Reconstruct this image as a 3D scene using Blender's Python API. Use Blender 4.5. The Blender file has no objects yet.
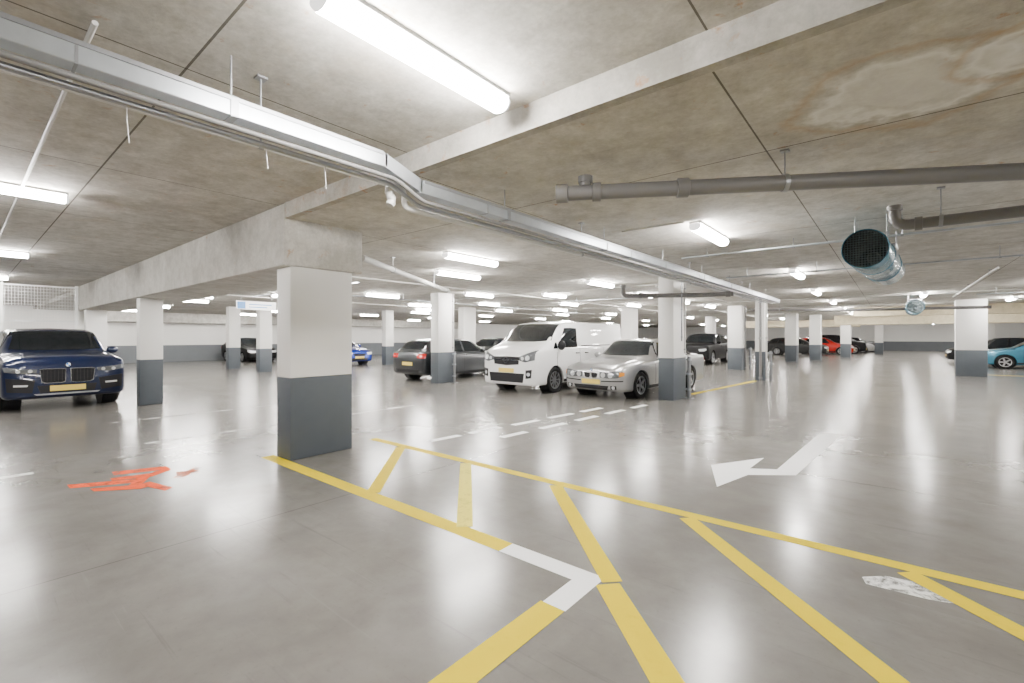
import bpy, bmesh, math, random
import numpy as np
from mathutils import Vector, Matrix
from mathutils.bvhtree import BVHTree
random.seed(7)
SC = bpy.context.scene
C = SC.collection
PI = math.pi
# ------------------------------------------------------------------ camera model
F = 460.0; HC = 1.5; HZ = 337.0
YAW = math.atan2(380, 460)
FW = (-math.sin(YAW), math.cos(YAW)); RT = (math.cos(YAW), math.sin(YAW))
def P(px, py, z=0.0):
    a = (px-512)/F; b = (HZ-py)/F
    d = (z-HC)/b
    return Vector((d*(FW[0]+a*RT[0]), d*(FW[1]+a*RT[1]), z))
cam = bpy.data.cameras.new('camera'); co = bpy.data.objects.new('camera', cam); C.objects.link(co)
co.location = (0, 0, HC); co.rotation_euler = (PI/2, 0, YAW)
cam.sensor_width = 36; cam.sensor_fit = 'HORIZONTAL'; cam.lens = F/1024*36; cam.shift_y = -4.5/1024
cam.clip_start = .05; cam.clip_end = 300
SC.camera = co
CEIL_N = 3.10; CEIL_F = 2.93; STEP_Y = 2.56
LIGHT = 195.0
# ------------------------------------------------------------------ materials
def newmat(name):
    m = bpy.data.materials.new(name); m.use_nodes = True
    nt = m.node_tree; nt.nodes.clear()
    return m, nt
def N(nt, t, **kw):
    n = nt.nodes.new(t)
    for k, v in kw.items():
        if k.startswith('i_'):
            n.inputs[k[2:].replace('_', ' ')].default_value = v
        else: setattr(n, k, v)
    return n
def mixc(nt, fac, a, b):
    n = nt.nodes.new('ShaderNodeMix'); n.data_type = 'RGBA'
    for s, v in ((0, fac), (6, a), (7, b)):
        if hasattr(v, 'is_output'): nt.links.new(v, n.inputs[s])
        elif s == 0: n.inputs[0].default_value = v
        else: n.inputs[s].default_value = (*v, 1)
    return n.outputs[2]
def ramp(nt, src, a, b, va=0., vb=1.):
    n = nt.nodes.new('ShaderNodeMapRange'); n.inputs[1].default_value = a; n.inputs[2].default_value = b
    n.inputs[3].default_value = va; n.inputs[4].default_value = vb
    nt.links.new(src, n.inputs[0]); return n.outputs[0]
def math_(nt, op, a, b=None):
    n = nt.nodes.new('ShaderNodeMath'); n.operation = op
    for i, v in enumerate((a, b)):
        if v is None: continue
        if hasattr(v, 'is_output'): nt.links.new(v, n.inputs[i])
        else: n.inputs[i].default_value = v
    return n.outputs[0]
def noise(nt, vec, scale, detail=4, rough=.55, dist=0.):
    n = nt.nodes.new('ShaderNodeTexNoise'); n.inputs['Scale'].default_value = scale
    n.inputs['Detail'].default_value = detail; n.inputs['Roughness'].default_value = rough
    n.inputs['Distortion'].default_value = dist
    if vec is not None: nt.links.new(vec, n.inputs['Vector'])
    return n.outputs[0]
def finish(nt, col, rough=.5, metal=0., coat=0., bump=None, bstr=.1, spec=None, hole=None):
    p = nt.nodes.new('ShaderNodeBsdfPrincipled'); o = nt.nodes.new('ShaderNodeOutputMaterial')
    if hasattr(col, 'is_output'): nt.links.new(col, p.inputs['Base Color'])
    else: p.inputs['Base Color'].default_value = (*col, 1)
    if hasattr(rough, 'is_output'): nt.links.new(rough, p.inputs['Roughness'])
    else: p.inputs['Roughness'].default_value = rough
    p.inputs['Metallic'].default_value = metal
    p.inputs['Coat Weight'].default_value = coat; p.inputs['Coat Roughness'].default_value = .04
    if spec is not None: p.inputs['Specular IOR Level'].default_value = spec
    if bump is not None:
        b = nt.nodes.new('ShaderNodeBump'); b.inputs['Strength'].default_value = bstr; b.inputs['Distance'].default_value = .02
        nt.links.new(bump, b.inputs['Height']); nt.links.new(b.outputs[0], p.inputs['Normal'])
    if hole is not None:
        t = nt.nodes.new('ShaderNodeBsdfTransparent'); x = nt.nodes.new('ShaderNodeMixShader')
        nt.links.new(hole, x.inputs[0]); nt.links.new(p.outputs[0], x.inputs[1]); nt.links.new(t.outputs[0], x.inputs[2])
        nt.links.new(x.outputs[0], o.inputs[0])
    else: nt.links.new(p.outputs[0], o.inputs[0])
def plain(name, col, rough=.5, metal=0., var=.08, scale=5., coat=0., spec=None):
    m, nt = newmat(name)
    tc = N(nt, 'ShaderNodeTexCoord')
    nz = noise(nt, tc.outputs['Object'], scale)
    c = mixc(nt, nz, tuple(v*(1-var) for v in col), tuple(min(1, v*(1+var)) for v in col))
    finish(nt, c, rough, metal, coat, spec=spec)
    return m
def posn(nt): return N(nt, 'ShaderNodeNewGeometry').outputs['Position']
def joint(nt, comp, period, offset, width):
    a = math_(nt, 'ADD', comp, 1000.0+offset)
    b = math_(nt, 'MODULO', a, period)
    return math_(nt, 'LESS_THAN', b, width)
def concrete(name, c1, c2, stain, joints=None, rough=.85, rust=.35, marks=(), spots=.64):
    m, nt = newmat(name)
    pos = posn(nt)
    n1 = noise(nt, pos, .7, 5, .6, .2); n2 = noise(nt, pos, 4.2, 9, .76); n3 = noise(nt, pos, 30, 3, .6)
    f = math_(nt, 'ADD', math_(nt, 'MULTIPLY', n1, .35), math_(nt, 'MULTIPLY', n2, .65))
    c = mixc(nt, ramp(nt, f, .40, .61), c1, c2)
    s = noise(nt, pos, 1.1, 7, .7, .3)
    c = mixc(nt, ramp(nt, s, .56, .70, 0, rust), c, stain)
    sp_ = noise(nt, pos, 6, 5, .65, .4)
    c = mixc(nt, ramp(nt, sp_, spots, spots+.1, 0, .75), c, (.42, .20, .07))
    c = mixc(nt, ramp(nt, n3, .4, .75, 0, .22), c, tuple(v*.55 for v in c1))
    for (cx, cy), rad, pale in marks:      # dried water marks: a pale wavering ring with a paler inside
        d = N(nt, 'ShaderNodeVectorMath', operation='DISTANCE'); nt.links.new(pos, d.inputs[0]); d.inputs[1].default_value = (cx, cy, CEIL_F)
        dd = math_(nt, 'ADD', d.outputs['Value'], math_(nt, 'MULTIPLY', math_(nt, 'SUBTRACT', noise(nt, pos, 2.3, 4, .6), .5), rad*1.7))
        band = math_(nt, 'SUBTRACT', 1., ramp(nt, math_(nt, 'ABSOLUTE', math_(nt, 'SUBTRACT', dd, rad)), 0, rad*.2))
        c = mixc(nt, math_(nt, 'MULTIPLY', ramp(nt, dd, rad*1.1, rad*.6), .5), c, pale)
        c = mixc(nt, math_(nt, 'MULTIPLY', band, .85), c, pale)
        rr = math_(nt, 'SUBTRACT', 1., ramp(nt, math_(nt, 'ABSOLUTE', math_(nt, 'SUBTRACT', dd, rad*1.45)), 0, rad*.2))
        c = mixc(nt, math_(nt, 'MULTIPLY', rr, .4), c, (.44, .26, .11))
    if joints:
        sp = N(nt, 'ShaderNodeSeparateXYZ'); nt.links.new(pos, sp.inputs[0])
        for ax, per, off, w in joints:
            c = mixc(nt, math_(nt, 'MULTIPLY', joint(nt, sp.outputs[ax], per, off, w), .85), c, (.07, .06, .05))
    finish(nt, c, rough, bump=n3, bstr=.06)
    return m
M = {}
wm = P(905, 92, CEIL_F); wn = P(985, 60, CEIL_F)
M['ceiling'] = concrete('ceiling_concrete', (.43, .412, .372), (.71, .69, .642), (.50, .415, .30), [(0, 2.5, .75, .012), (1, 3.1, .43, .014)], rust=.4,
                        marks=(((wm.x, wm.y), .36, (.92, .91, .88)), ((wn.x+.2, wn.y), .22, (.92, .91, .88))))
M['beam'] = concrete('beam_concrete', (.43, .415, .38), (.67, .655, .615), (.42, .36, .28), rust=.45)
M['warm'] = concrete('warm_beam_concrete', (.55, .48, .33), (.72, .64, .46), (.45, .36, .22), rust=.4)
M['strip'] = concrete('pale_step_concrete', (.34, .325, .29), (.57, .55, .51), (.38, .28, .18), rust=.5, spots=.585)
def floor_mat():
    m, nt = newmat('polished_floor_concrete')
    pos = posn(nt)
    n1 = noise(nt, pos, .45, 4, .55, .3); n2 = noise(nt, pos, 2.4, 7, .62, .2); n3 = noise(nt, pos, 34, 4, .68)
    f = math_(nt, 'ADD', math_(nt, 'MULTIPLY', n1, .5), math_(nt, 'MULTIPLY', n2, .5))
    c = mixc(nt, ramp(nt, f, .30, .70), (.118, .111, .101), (.225, .214, .198))
    s = noise(nt, pos, .9, 6, .62, .4)
    c = mixc(nt, ramp(nt, s, .48, .78, 0, .55), c, (.08, .073, .064))
    w = noise(nt, pos, 1.1, 5, .6, .4)
    c = mixc(nt, ramp(nt, w, .50, .80, 0, .3), c, (.31, .30, .285))
    c = mixc(nt, ramp(nt, n3, .58, .8, 0, .3), c, (.065, .06, .054))
    for rot, th, col, amt in ((.5, .62, (.34, .33, .32), .2), (-.75, .60, (.04, .038, .036), .35), (1.3, .64, (.34, .33, .32), .16)):
        mp = N(nt, 'ShaderNodeMapping'); nt.links.new(pos, mp.inputs[0]); mp.inputs['Rotation'].default_value = (0, 0, rot); mp.inputs['Scale'].default_value = (.4, 11, 1)
        sc = noise(nt, mp.outputs[0], 1.6, 6, .68, .3)     # long faint scuffs and tyre rubs
        c = mixc(nt, ramp(nt, sc, th, th+.14, 0, amt), c, col)
    sp = N(nt, 'ShaderNodeSeparateXYZ'); nt.links.new(pos, sp.inputs[0])
    for ax, per, off in ((0, 7.0, 5.0), (1, 7.5, 6.6)):
        c = mixc(nt, math_(nt, 'MULTIPLY', joint(nt, sp.outputs[ax], per, off, .01), .6), c, (.04, .038, .035))
    r = ramp(nt, f, .32, .68, .26, .17)
    finish(nt, c, r, bump=n2, bstr=.015, spec=.55)
    return m
M['floor'] = floor_mat()
def wall_mat():
    m, nt = newmat('two_tone_wall_paint')
    pos = posn(nt)
    sp = N(nt, 'ShaderNodeSeparateXYZ'); nt.links.new(pos, sp.inputs[0])
    nz = noise(nt, pos, 1.5, 5)
    up = mixc(nt, nz, (.84, .83, .80), (.91, .90, .87)); lo = mixc(nt, nz, (.13, .145, .16), (.17, .185, .20))
    c = mixc(nt, math_(nt, 'GREATER_THAN', sp.outputs[2], 1.0), lo, up)
    finish(nt, c, .6)
    return m
M['wall'] = wall_mat()
M['white'] = plain('white_masonry_paint', (.86, .85, .825), .55, var=.04, scale=2)
M['grey'] = plain('blue_grey_masonry_paint', (.080, .093, .108), .5, var=.12, scale=3, spec=.3)
def paint(name, col, wear=.5, lo=.50, hi=.64):
    m, nt = newmat(name)
    pos = posn(nt)
    n = noise(nt, pos, 11, 8, .75, .5); n2 = noise(nt, pos, 1.6, 3, .5)
    f = ramp(nt, math_(nt, 'ADD', math_(nt, 'MULTIPLY', n, .7), math_(nt, 'MULTIPLY', n2, .3)), lo, hi, 0, wear)
    c = mixc(nt, noise(nt, pos, 4, 3), tuple(v*.93 for v in col), tuple(min(1, v*1.05) for v in col))
    finish(nt, c, .6, spec=.06, hole=f)
    return m
M['yellow'] = paint('yellow_line_paint', (.72, .545, .0), .15, .56, .70)
M['yellow_pale'] = paint('faded_yellow_line_paint', (.82, .71, .10), .35)
M['whitep'] = paint('white_line_paint', (1., 1., .99), .1, .58, .72)
M['wornwhite'] = paint('worn_white_line_paint', (.82, .82, .80), .95, .44, .56)
M['red'] = paint('orange_red_spray_paint', (.85, .085, .006), .6, .48, .62)
M['redfaint'] = paint('faded_orange_red_spray_paint', (.70, .16, .06), .9, .42, .56)
M['galv'] = plain('galvanised_steel', (.48, .515, .55), .33, .8, .18, 9)
M['pvc'] = plain('grey_pvc', (.17, .166, .166), .38, 0, .06, 6)
M['pvc_pale'] = plain('pale_grey_pvc', (.42, .42, .41), .4, 0, .06, 6)
M['conduit'] = plain('white_conduit', (.64, .63, .61), .45, 0, .05, 6)
M['steel'] = plain('bare_steel', (.34, .35, .37), .35, .8, .1, 12)
M['housing'] = plain('white_enamel', (.82, .82, .80), .35, 0, .03)
M['teal'] = plain('blue_teal_fan_paint', (.06, .175, .245), .25, .2, .10, 3, .3)
M['darkint'] = plain('dark_fan_interior', (.012, .018, .02), .7, 0)
M['meshdark'] = plain('grey_mesh_wire', (.10, .13, .14), .6, .1)
M['black'] = plain('black_plastic', (.010, .010, .012), .5, spec=.3)
M['rubber'] = plain('tyre_rubber', (.012, .012, .013), .8, spec=.2)
M['glass'] = plain('tinted_car_glass', (.008, .010, .012), .04, 0, .1, 2, .2, spec=.4)
M['chrome'] = plain('chrome', (.8, .8, .82), .12, 1.)
M['darkchrome'] = plain('dark_chrome', (.38, .40, .43), .25, .9)
M['alloy'] = plain('alloy_wheel', (.55, .56, .58), .28, .85)
M['alloydark'] = plain('dark_alloy_wheel', (.07, .07, .075), .3, .7)
M['lamp'] = plain('clear_headlamp', (.80, .83, .86), .08, .3, .1, 14, .8)
M['lampdark'] = plain('smoked_headlamp', (.14, .15, .16), .06, .3, .1, 14, .6)
M['tail'] = plain('red_lamp_lens', (.55, .01, .01), .12, 0, .2, 12, .8)
M['plate'] = plain('yellow_number_plate', (.78, .58, .12), .4, 0, .03)
M['amber'] = plain('amber_lens', (.8, .3, .03), .15)
M['badge'] = plain('blue_badge_enamel', (.05, .2, .6), .2)
M['badgewhite'] = plain('white_badge_enamel', (.85, .85, .86), .2)
M['signwhite'] = plain('white_sign_face', (.85, .86, .86), .4, 0, .02)
M['signblue'] = plain('blue_sign_face', (.04, .22, .55), .4, 0, .03)
M['wire'] = plain('white_mesh_wire', (.80, .81, .80), .4, .1)
def car_paint(name, col, metal=.4, rough=.25, coat=.9, spec=None): return plain(name, col, rough, metal, .04, 2, coat, spec)
M['navy'] = car_paint('navy_blue_car_paint', (.005, .011, .042), .2, .3, .7, .3)
M['silver'] = car_paint('silver_car_paint', (.42, .42, .42), .7, .3)
M['vanwhite'] = car_paint('white_van_paint', (.84, .84, .84), 0, .25)
M['darkgrey'] = car_paint('dark_grey_car_paint', (.024, .027, .031), .3, .3, .6)
M['carblack'] = car_paint('black_car_paint', (.003, .003, .004), .0, .45, .0, .2)
M['brightblue'] = car_paint('bright_blue_car_paint', (.01, .04, .34), .3)
M['tealcar'] = car_paint('light_blue_car_paint', (.045, .20, .30), .4)
M['carred'] = car_paint('red_car_paint', (.42, .016, .01), .1)
M['carbrown'] = car_paint('charcoal_car_paint', (.02, .02, .02), .0, .4, .1, .25)
def emit_mat(name, strength):
    m, nt = newmat(name)
    tc = N(nt, 'ShaderNodeTexCoord')
    nz = noise(nt, tc.outputs['Object'], 1.2)
    c = mixc(nt, nz, (1., .95, .885), (1., .97, .93))
    e = N(nt, 'ShaderNodeEmission'); nt.links.new(c, e.inputs[0]); e.inputs[1].default_value = strength
    o = N(nt, 'ShaderNodeOutputMaterial'); nt.links.new(e.outputs[0], o.inputs[0])
    return m
M['emit'] = emit_mat('lit_diffuser', LIGHT)
M['emitend'] = emit_mat('softly_lit_end_cap', 2.2)
# ------------------------------------------------------------------ mesh helpers
class MB:
    def __init__(s): s.bm = bmesh.new()
    def box(s, x0, x1, y0, y1, z0, z1, bev=0., seg=2):
        r = bmesh.ops.create_cube(s.bm, size=1., matrix=Matrix.Translation(((x0+x1)/2, (y0+y1)/2, (z0+z1)/2)) @ Matrix.Diagonal((abs(x1-x0), abs(y1-y0), abs(z1-z0), 1)))
        if bev:
            vs = set(r['verts']); es = [e for e in s.bm.edges if e.verts[0] in vs and e.verts[1] in vs]
            bmesh.ops.bevel(s.bm, geom=es, offset=bev, segments=seg, affect='EDGES', profile=.5)
        return s
    def tube(s, path, r, n=14, caps=True):
        path = [Vector(p) for p in path]
        rings = []; up = None
        for i, p in enumerate(path):
            t = (path[min(i+1, len(path)-1)]-path[max(i-1, 0)]).normalized()
            if up is None: up = Vector((0, 0, 1)) if abs(t.z) < .9 else Vector((1, 0, 0))
            a = t.cross(up).normalized(); b = a.cross(t).normalized(); up = b
            rr = r[i] if isinstance(r, (list, tuple)) else r
            rings.append([s.bm.verts.new(p+(a*math.cos(2*PI*k/n)+b*math.sin(2*PI*k/n))*rr) for k in range(n)])
        for u, v in zip(rings, rings[1:]):
            for k in range(n): s.bm.faces.new((u[k], u[(k+1) % n], v[(k+1) % n], v[k]))
        if caps:
            s.bm.faces.new(rings[0][::-1]); s.bm.faces.new(rings[-1])
        return s
    def lathe(s, prof, n=32, mtx=Matrix()):      # profile (r, h) about local z; closed loop if wanted by the caller
        rings = []
        for r, h in prof:
            rings.append([s.bm.verts.new(mtx @ Vector((r*math.cos(2*PI*k/n), r*math.sin(2*PI*k/n), h))) for k in range(n)])
        for u, v in zip(rings, rings[1:]):
            for k in range(n): s.bm.faces.new((u[k], u[(k+1) % n], v[(k+1) % n], v[k]))
        return rings
    def mesh(s, name, m, smooth=True, ang=35):
        bmesh.ops.recalc_face_normals(s.bm, faces=s.bm.faces)
        me = bpy.data.meshes.new(name); s.bm.to_mesh(me); s.bm.free()
        if m: me.materials.append(m)
        if smooth:
            for p in me.polygons: p.use_smooth = True
            me.set_sharp_from_angle(angle=math.radians(ang))
        return me
    def build(s, name, m, parent=None, smooth=True, ang=35):
        return ob(name, s.mesh(name, m, smooth, ang), parent)
def ob(name, me, parent=None, loc=None):
    o = bpy.data.objects.new(name, me); C.objects.link(o)
    if parent: o.parent = parent
    if loc is not None: o.location = loc
    return o
def tag(o, label=None, cat=None, group=None, kind=None):
    for k, v in (('label', label), ('category', cat), ('group', group), ('kind', kind)):
        if v: o[k] = v
    return o
def thing(name, label, cat, loc=(0, 0, 0), rz=0, group=None):
    o = ob(name, None); o.location = loc; o.rotation_euler = (0, 0, rz); o.empty_display_size = .2
    return tag(o, label, cat, group)
def rounded(pts, r, n=5):
    pts = [Vector(p) for p in pts]; out = [pts[0]]
    for a, b, c in zip(pts, pts[1:], pts[2:]):
        u = (a-b).normalized(); v = (c-b).normalized()
        p = b+u*r; q = b+v*r
        for k in range(n+1):
            t = k/n; out.append(p*(1-t)**2+b*2*t*(1-t)+q*t*t)
    out.append(pts[-1]); return out
# ------------------------------------------------------------------ the setting
X0, X1, Y0, Y1 = -34., 14., -12., 68.
def struct(name, mb, m):
    return tag(mb.build(name, m, smooth=False), kind='structure')
struct('floor', MB().box(X0-.3, X1+.3, Y0-.3, Y1+.3, -.2, 0), M['floor'])
struct('ceiling', MB().box(X0-.3, X1+.3, Y0-.3, STEP_Y, CEIL_N, CEIL_N+.3), M['ceiling'])
struct('ceiling', MB().box(X0-.3, X1+.3, STEP_Y, Y1+.3, CEIL_F, CEIL_F+.47), M['ceiling'])
struct('wall_left', MB().box(X0-.3, X0, Y0, Y1, 0, CEIL_N), M['wall'])
struct('wall_right', MB().box(X1, X1+.3, Y0, Y1, 0, CEIL_N), M['wall'])
struct('wall_back', MB().box(X0, X1, Y1, Y1+.3, 0, CEIL_N), M['wall'])
struct('wall_front', MB().box(X0, X1, Y0-.3, Y0, 0, CEIL_N), M['wall'])
struct('trim_1', MB().box(-5.58, X1, STEP_Y-.06, STEP_Y+.02, CEIL_F-.012, CEIL_N), M['strip'])
tag(MB().box(-19.9, -5.59, 2.5, 3.55, 2.36, CEIL_N, .012, 1).build('concrete_beam', M['beam']),
    'deep pale concrete beam resting on the nearest grey and white column', 'beam')
tag(MB().box(-3.0, 12.0, 37.6, 38.4, 2.3, CEIL_F, .012, 1).build('concrete_beam', M['warm']),
    'far yellowish concrete beam crossing the ceiling at the right end of the car park', 'beam')
tag(MB().box(-1.5, 12.0, 28.2, 28.8, 2.5, CEIL_F, .012, 1).build('concrete_beam', M['warm']),
    'yellowish shallow beam in front of the other far beam at the right', 'beam')
tag(MB().box(-12.0, -2.0, 46.4, 47.2, 2.35, CEIL_F, .012, 1).build('concrete_beam', M['warm']),
    'small far beam above the row of distant cars', 'beam')
tag(MB().box(-33.9, -32.9, 4.5, 34, 2.35, CEIL_F, .012, 1).build('concrete_beam', M['beam']),
    'far concrete beam along the top of the left end wall', 'beam')
# ------------------------------------------------------------------ columns
def column(x, y, label, top=CEIL_F, wx=.37, wy=.83, group='two tone painted columns', pipes=()):
    t = thing('column', label, 'column', (x-wx/2, y+wy/2, 0), 0, group)
    MB().box(-wx/2, wx/2, -wy/2, wy/2, 0, 1.0, .012, 2).build('lower_band', M['grey'], t)
    MB().box(-wx/2+.002, wx/2-.002, -wy/2+.002, wy/2-.002, 1.0, top, .012, 2).build('upper_shaft', M['white'], t)
    for side, u, r, z0, mm in pipes:
        px, py = (wx/2+r, u*wy) if side == 'x' else (u*wx, -wy/2-r)
        MB().tube([(px, py, z0), (px, py, top)], r, 10).build('riser_conduit', M[mm], t)
        for z in (z0+.1, (z0+top)/2, top-.25):
            MB().box(px-r*1.5, px+r*1.5, py-r*1.5, py+r*1.5, z-.012, z+.012).build('conduit_clip', M['steel'], t)
    return t
column(-5.61, 2.58, 'nearest large column with grey base under the end of the deep beam', 2.36)
column(-12.62, 2.56, 'column with grey base right beside the navy car', 2.36, .3, .42)
column(-19.3, 2.59, 'column half hidden behind the navy car at the far end of the deep beam', 2.36, .37, .5)
column(-11.2, 9.85, 'column standing in front of the dark grey hatchback', wy=.7, pipes=[('x', .4, .02, 1.05, 'conduit')])
column(-3.93, 10.68, 'column with grey base beside the silver saloon', pipes=[('x', .35, .018, 1.1, 'conduit'), ('x', .1, .014, 1.4, 'steel')])
column(-3.35, 17.6, 'slim column with steel pipe guard at the end of the trunking', wx=.3, wy=.45, pipes=[('y', .1, .04, 0, 'pvc'), ('x', -.2, .025, 0, 'conduit')])
column(-5.25, 22.7, 'column in front of the black estate car at its right', wx=.6, pipes=[('x', .1, .035, 0, 'pvc')])
column(2.75, 24.5, 'rightmost large column standing left of the light blue car', wx=.86, wy=.5)
column(-23.9, 8.15, 'far column left of the hanging sign, nearer the left end wall', wy=.5)
column(-20.6, 8.2, 'far column just left of the nearest column, below the hanging sign', wy=.5)
column(-20.9, 14.7, 'far column right of the bright blue car', wy=.5)
column(-15.7, 15.4, 'far column seen above the dark grey hatchback')
column(-4.4, 32, 'far column behind the slim guarded column, left of two before the distant cars', wx=.6)
column(-3.5, 35, 'far column behind the slim guarded column, right of two before the distant cars', wx=.6)
column(-2.3, 41, 'farthest column among the distant cars', wx=.6)
column(4.9, 41, 'far white column above the light blue car', wx=.8)
column(-.6, 52, 'tiny column in the far aisle before the end wall', wx=.6)
column(-9.6, 20.5, 'far column behind the roof of the white van', wx=.5)
column(-9.6, 33.5, 'far column seen above the black estate car', wx=.5)
column(-27.4, 14.8, 'far column beyond the bright blue car near the left end wall', wx=.4)
def guard(x, y, label):
    t = thing('corner_guard', label, 'column guard', (x, y, 0), 0, 'steel corner guards on columns')
    MB().tube([(0, 0, .012), (0, 0, 1.02)], .042).build('post', M['steel'], t)
    MB().box(-.09, .09, -.09, .09, 0, .012).build('base_plate', M['steel'], t)
    for z in (.22, .6, .95):
        m = MB(); m.tube([(0, 0, z-.025), (0, 0, z+.025)], .055); m.box(-.075, -.03, -.03, .03, z-.02, z+.02)
        m.build('clamp', M['galv'], t)
guard(-3.82, 11.42, 'steel pipe guard on the column beside the silver saloon')
guard(-11.09, 10.45, 'steel pipe guard on the column before the dark grey hatchback')
guard(-3.2, 17.78, 'steel pipe guard on the slim column at the end of the trunking')
guard(-5.06, 23.45, 'steel pipe guard on the column before the black estate car')
# ------------------------------------------------------------------ ceiling lights
def light_meshes():
    h = MB().box(-.07, .07, -.64, .64, -.03, 0, .006, 1).mesh('housing', M['housing'])
    m = MB()
    prof = [(-.062, -.03), (-.072, -.052), (-.068, -.08), (-.05, -.102), (-.02, -.113), (.02, -.113), (.05, -.102), (.068, -.08), (.072, -.052), (.062, -.03)]
    a = [m.bm.verts.new((x, -.622, z)) for x, z in prof]; b = [m.bm.verts.new((x, .622, z)) for x, z in prof]
    for k in range(len(prof)-1): m.bm.faces.new((a[k], a[k+1], b[k+1], b[k]))
    m.bm.faces.new(a); m.bm.faces.new(b[::-1])
    d = m.mesh('diffuser', M['emit'], False)
    m = MB()
    a = [m.bm.verts.new((x*1.01, -.011, z)) for x, z in prof]; b = [m.bm.verts.new((x*.93, .011, -.03+(z+.03)*.93)) for x, z in prof]
    for k in range(len(prof)-1): m.bm.faces.new((a[k], a[k+1], b[k+1], b[k]))
    m.bm.faces.new(a); m.bm.faces.new(b[::-1])
    e = m.mesh('end_cap', M['emitend'])
    return h, d, e
LH, LD, LE = light_meshes()
FARL = 'small lit batten light in the distant seen and added rows across the ceiling'
def light(x, y, label=FARL, rz=0.):
    z = CEIL_N if y < STEP_Y else CEIL_F
    t = thing('ceiling_light', label, 'ceiling light', (x, y, z), rz, 'lit batten lights on the ceiling')
    ob('housing', LH, t); ob('diffuser', LD, t)
    for s in (-1, 1):
        o = ob('end_cap', LE, t, (0, .632*s, 0))
        if s < 0: o.rotation_euler = (0, 0, PI)
light(-2.0, 1.68, 'largest lit batten light overhead beside the pale concrete step')
light(-7.1, .16, 'lit batten light at the left edge, nearest of the left row')
light(-12.6, .25, 'second lit batten light at the left edge, above the navy car')
light(-1.88, 6.45, 'lit batten light to the left of the blue jet fan')
light(-1.6, 11.7, 'lit batten light beyond the second cable tray near the jet fan')
light(-5.75, 5.84, 'lit batten light seen just right of the nearest column')
light(-7.4, 7.1, 'lit batten light right of the nearest column, second behind the trunking')
light(-5.8, 10.6, 'lit batten light above the silver saloon')
for x, ys in ((-10.4, (5.4, 10.9, 16.3, 21.7, 27)), (-6.3, (14.4, 18, 21.5)), (-1.8, (16.8, 22, 27.3, 32.6, 36, 39.5, 44, 49, 54, 60)), (-8.6, (12.6, 18.6, 24)),
              (-13, (4.6, 9, 14.2, 19.5, 25)),
              (-15.6, (7.2, 12.7, 18.2, 23.7)), (-18, (5, 10, 15)), (-20.4, (5.6, 11.2, 16.6, 22, 28)), (-25.4, (5.6, 11.2, 16.6, 22)), (-30.3, (5.6, 11.2, 17, 24)),
              (-6.3, (27, 33, 39, 45, 52, 59)), (-11, (33, 39, 45, 53, 60)), (-16, (30, 37, 44, 52, 60)), (-22, (34, 42, 51)), (-28, (30, 40)),  # extra rows, added to brighten the dark far ceiling
              (3.3, (6.4, 12, 18, 24, 30.5, 36, 41, 46, 52, 58, 64)), (.8, (20, 26, 33, 43)), (8.6, (12, 18, 24, 30.5, 36, 44, 52, 60)),
              (-17.8, (.25,)), (-23, (.3,)), (-28.5, (.3,)),
              (3.3, (1.4, -4)), (-2, (-4.2,)), (-7.1, (-5.2,)), (-12.6, (-5.2,)), (-19, (-5.2,)), (8.6, (1.4,))):
    for y in ys: light(x, y)
# ------------------------------------------------------------------ trunking, conduits and pipes
def rod(mb, x, y, z, zc): mb.tube([(x, y, z), (x, y, zc)], .006, 6); return mb
t = thing('cable_trunking', 'square galvanised cable trunking running from upper left into the distance', 'cable trunking', (-2.9, 0, 0))
m = MB(); m.box(-.052, .052, -5.5, 2.02, 2.74, 2.845, .004, 1); m.build('near_run', M['galv'], t)
m = MB()
a = [(-.052, 2.0, 2.741), (.052, 2.0, 2.741), (.052, 2.0, 2.844), (-.052, 2.0, 2.844)]; b = [(-.052+.0, 2.34, 2.632), (.052, 2.34, 2.632), (.052, 2.34, 2.735), (-.052, 2.34, 2.735)]
va = [m.bm.verts.new(p) for p in a]; vb = [m.bm.verts.new(p) for p in b]
m.bm.faces.new(va[::-1]); m.bm.faces.new(vb)
for k in range(4): m.bm.faces.new((va[k], va[(k+1) % 4], vb[(k+1) % 4], vb[k]))
m.build('offset_bend', M['galv'], t, False)
m = MB(); m.box(-.052, .052, 2.32, 17.3, 2.63, 2.735, .004, 1); m.build('far_run', M['galv'], t)
for y in (-3, -.8, 1.0, 3.4, 5.4, 7.4, 9.4, 11.4, 13.4, 15.4):
    z, zc = (2.845, CEIL_N) if y < 2.2 else (2.735, CEIL_F)
    m = MB(); rod(m, 0, y, z, zc); m.box(-.06, .06, y-.02, y+.02, z-.111, z-.105); m.box(-.06, -.052, y-.02, y+.02, z-.11, z+.005); m.box(.052, .06, y-.02, y+.02, z-.11, z+.005)
    m.box(-.06, .06, y-.02, y+.02, z, z+.006)
    m.build('hanger', M['steel'], t)
for y in (.35, 3.1, 6.1, 9.1, 12.1):
    z = 2.74 if y < 2 else 2.63
    MB().box(-.055, .055, y-.006, y+.006, z-.003, z+.108).build('joint_cover', M['steel'], t)
for y0, y1, z in ((-5.4, 1.98, 2.74), (2.36, 17.2, 2.63)):
    MB().box(.052, .058, y0, y1, z+.085, z+.108).build('lid_lip', M['steel'], t)
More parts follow.
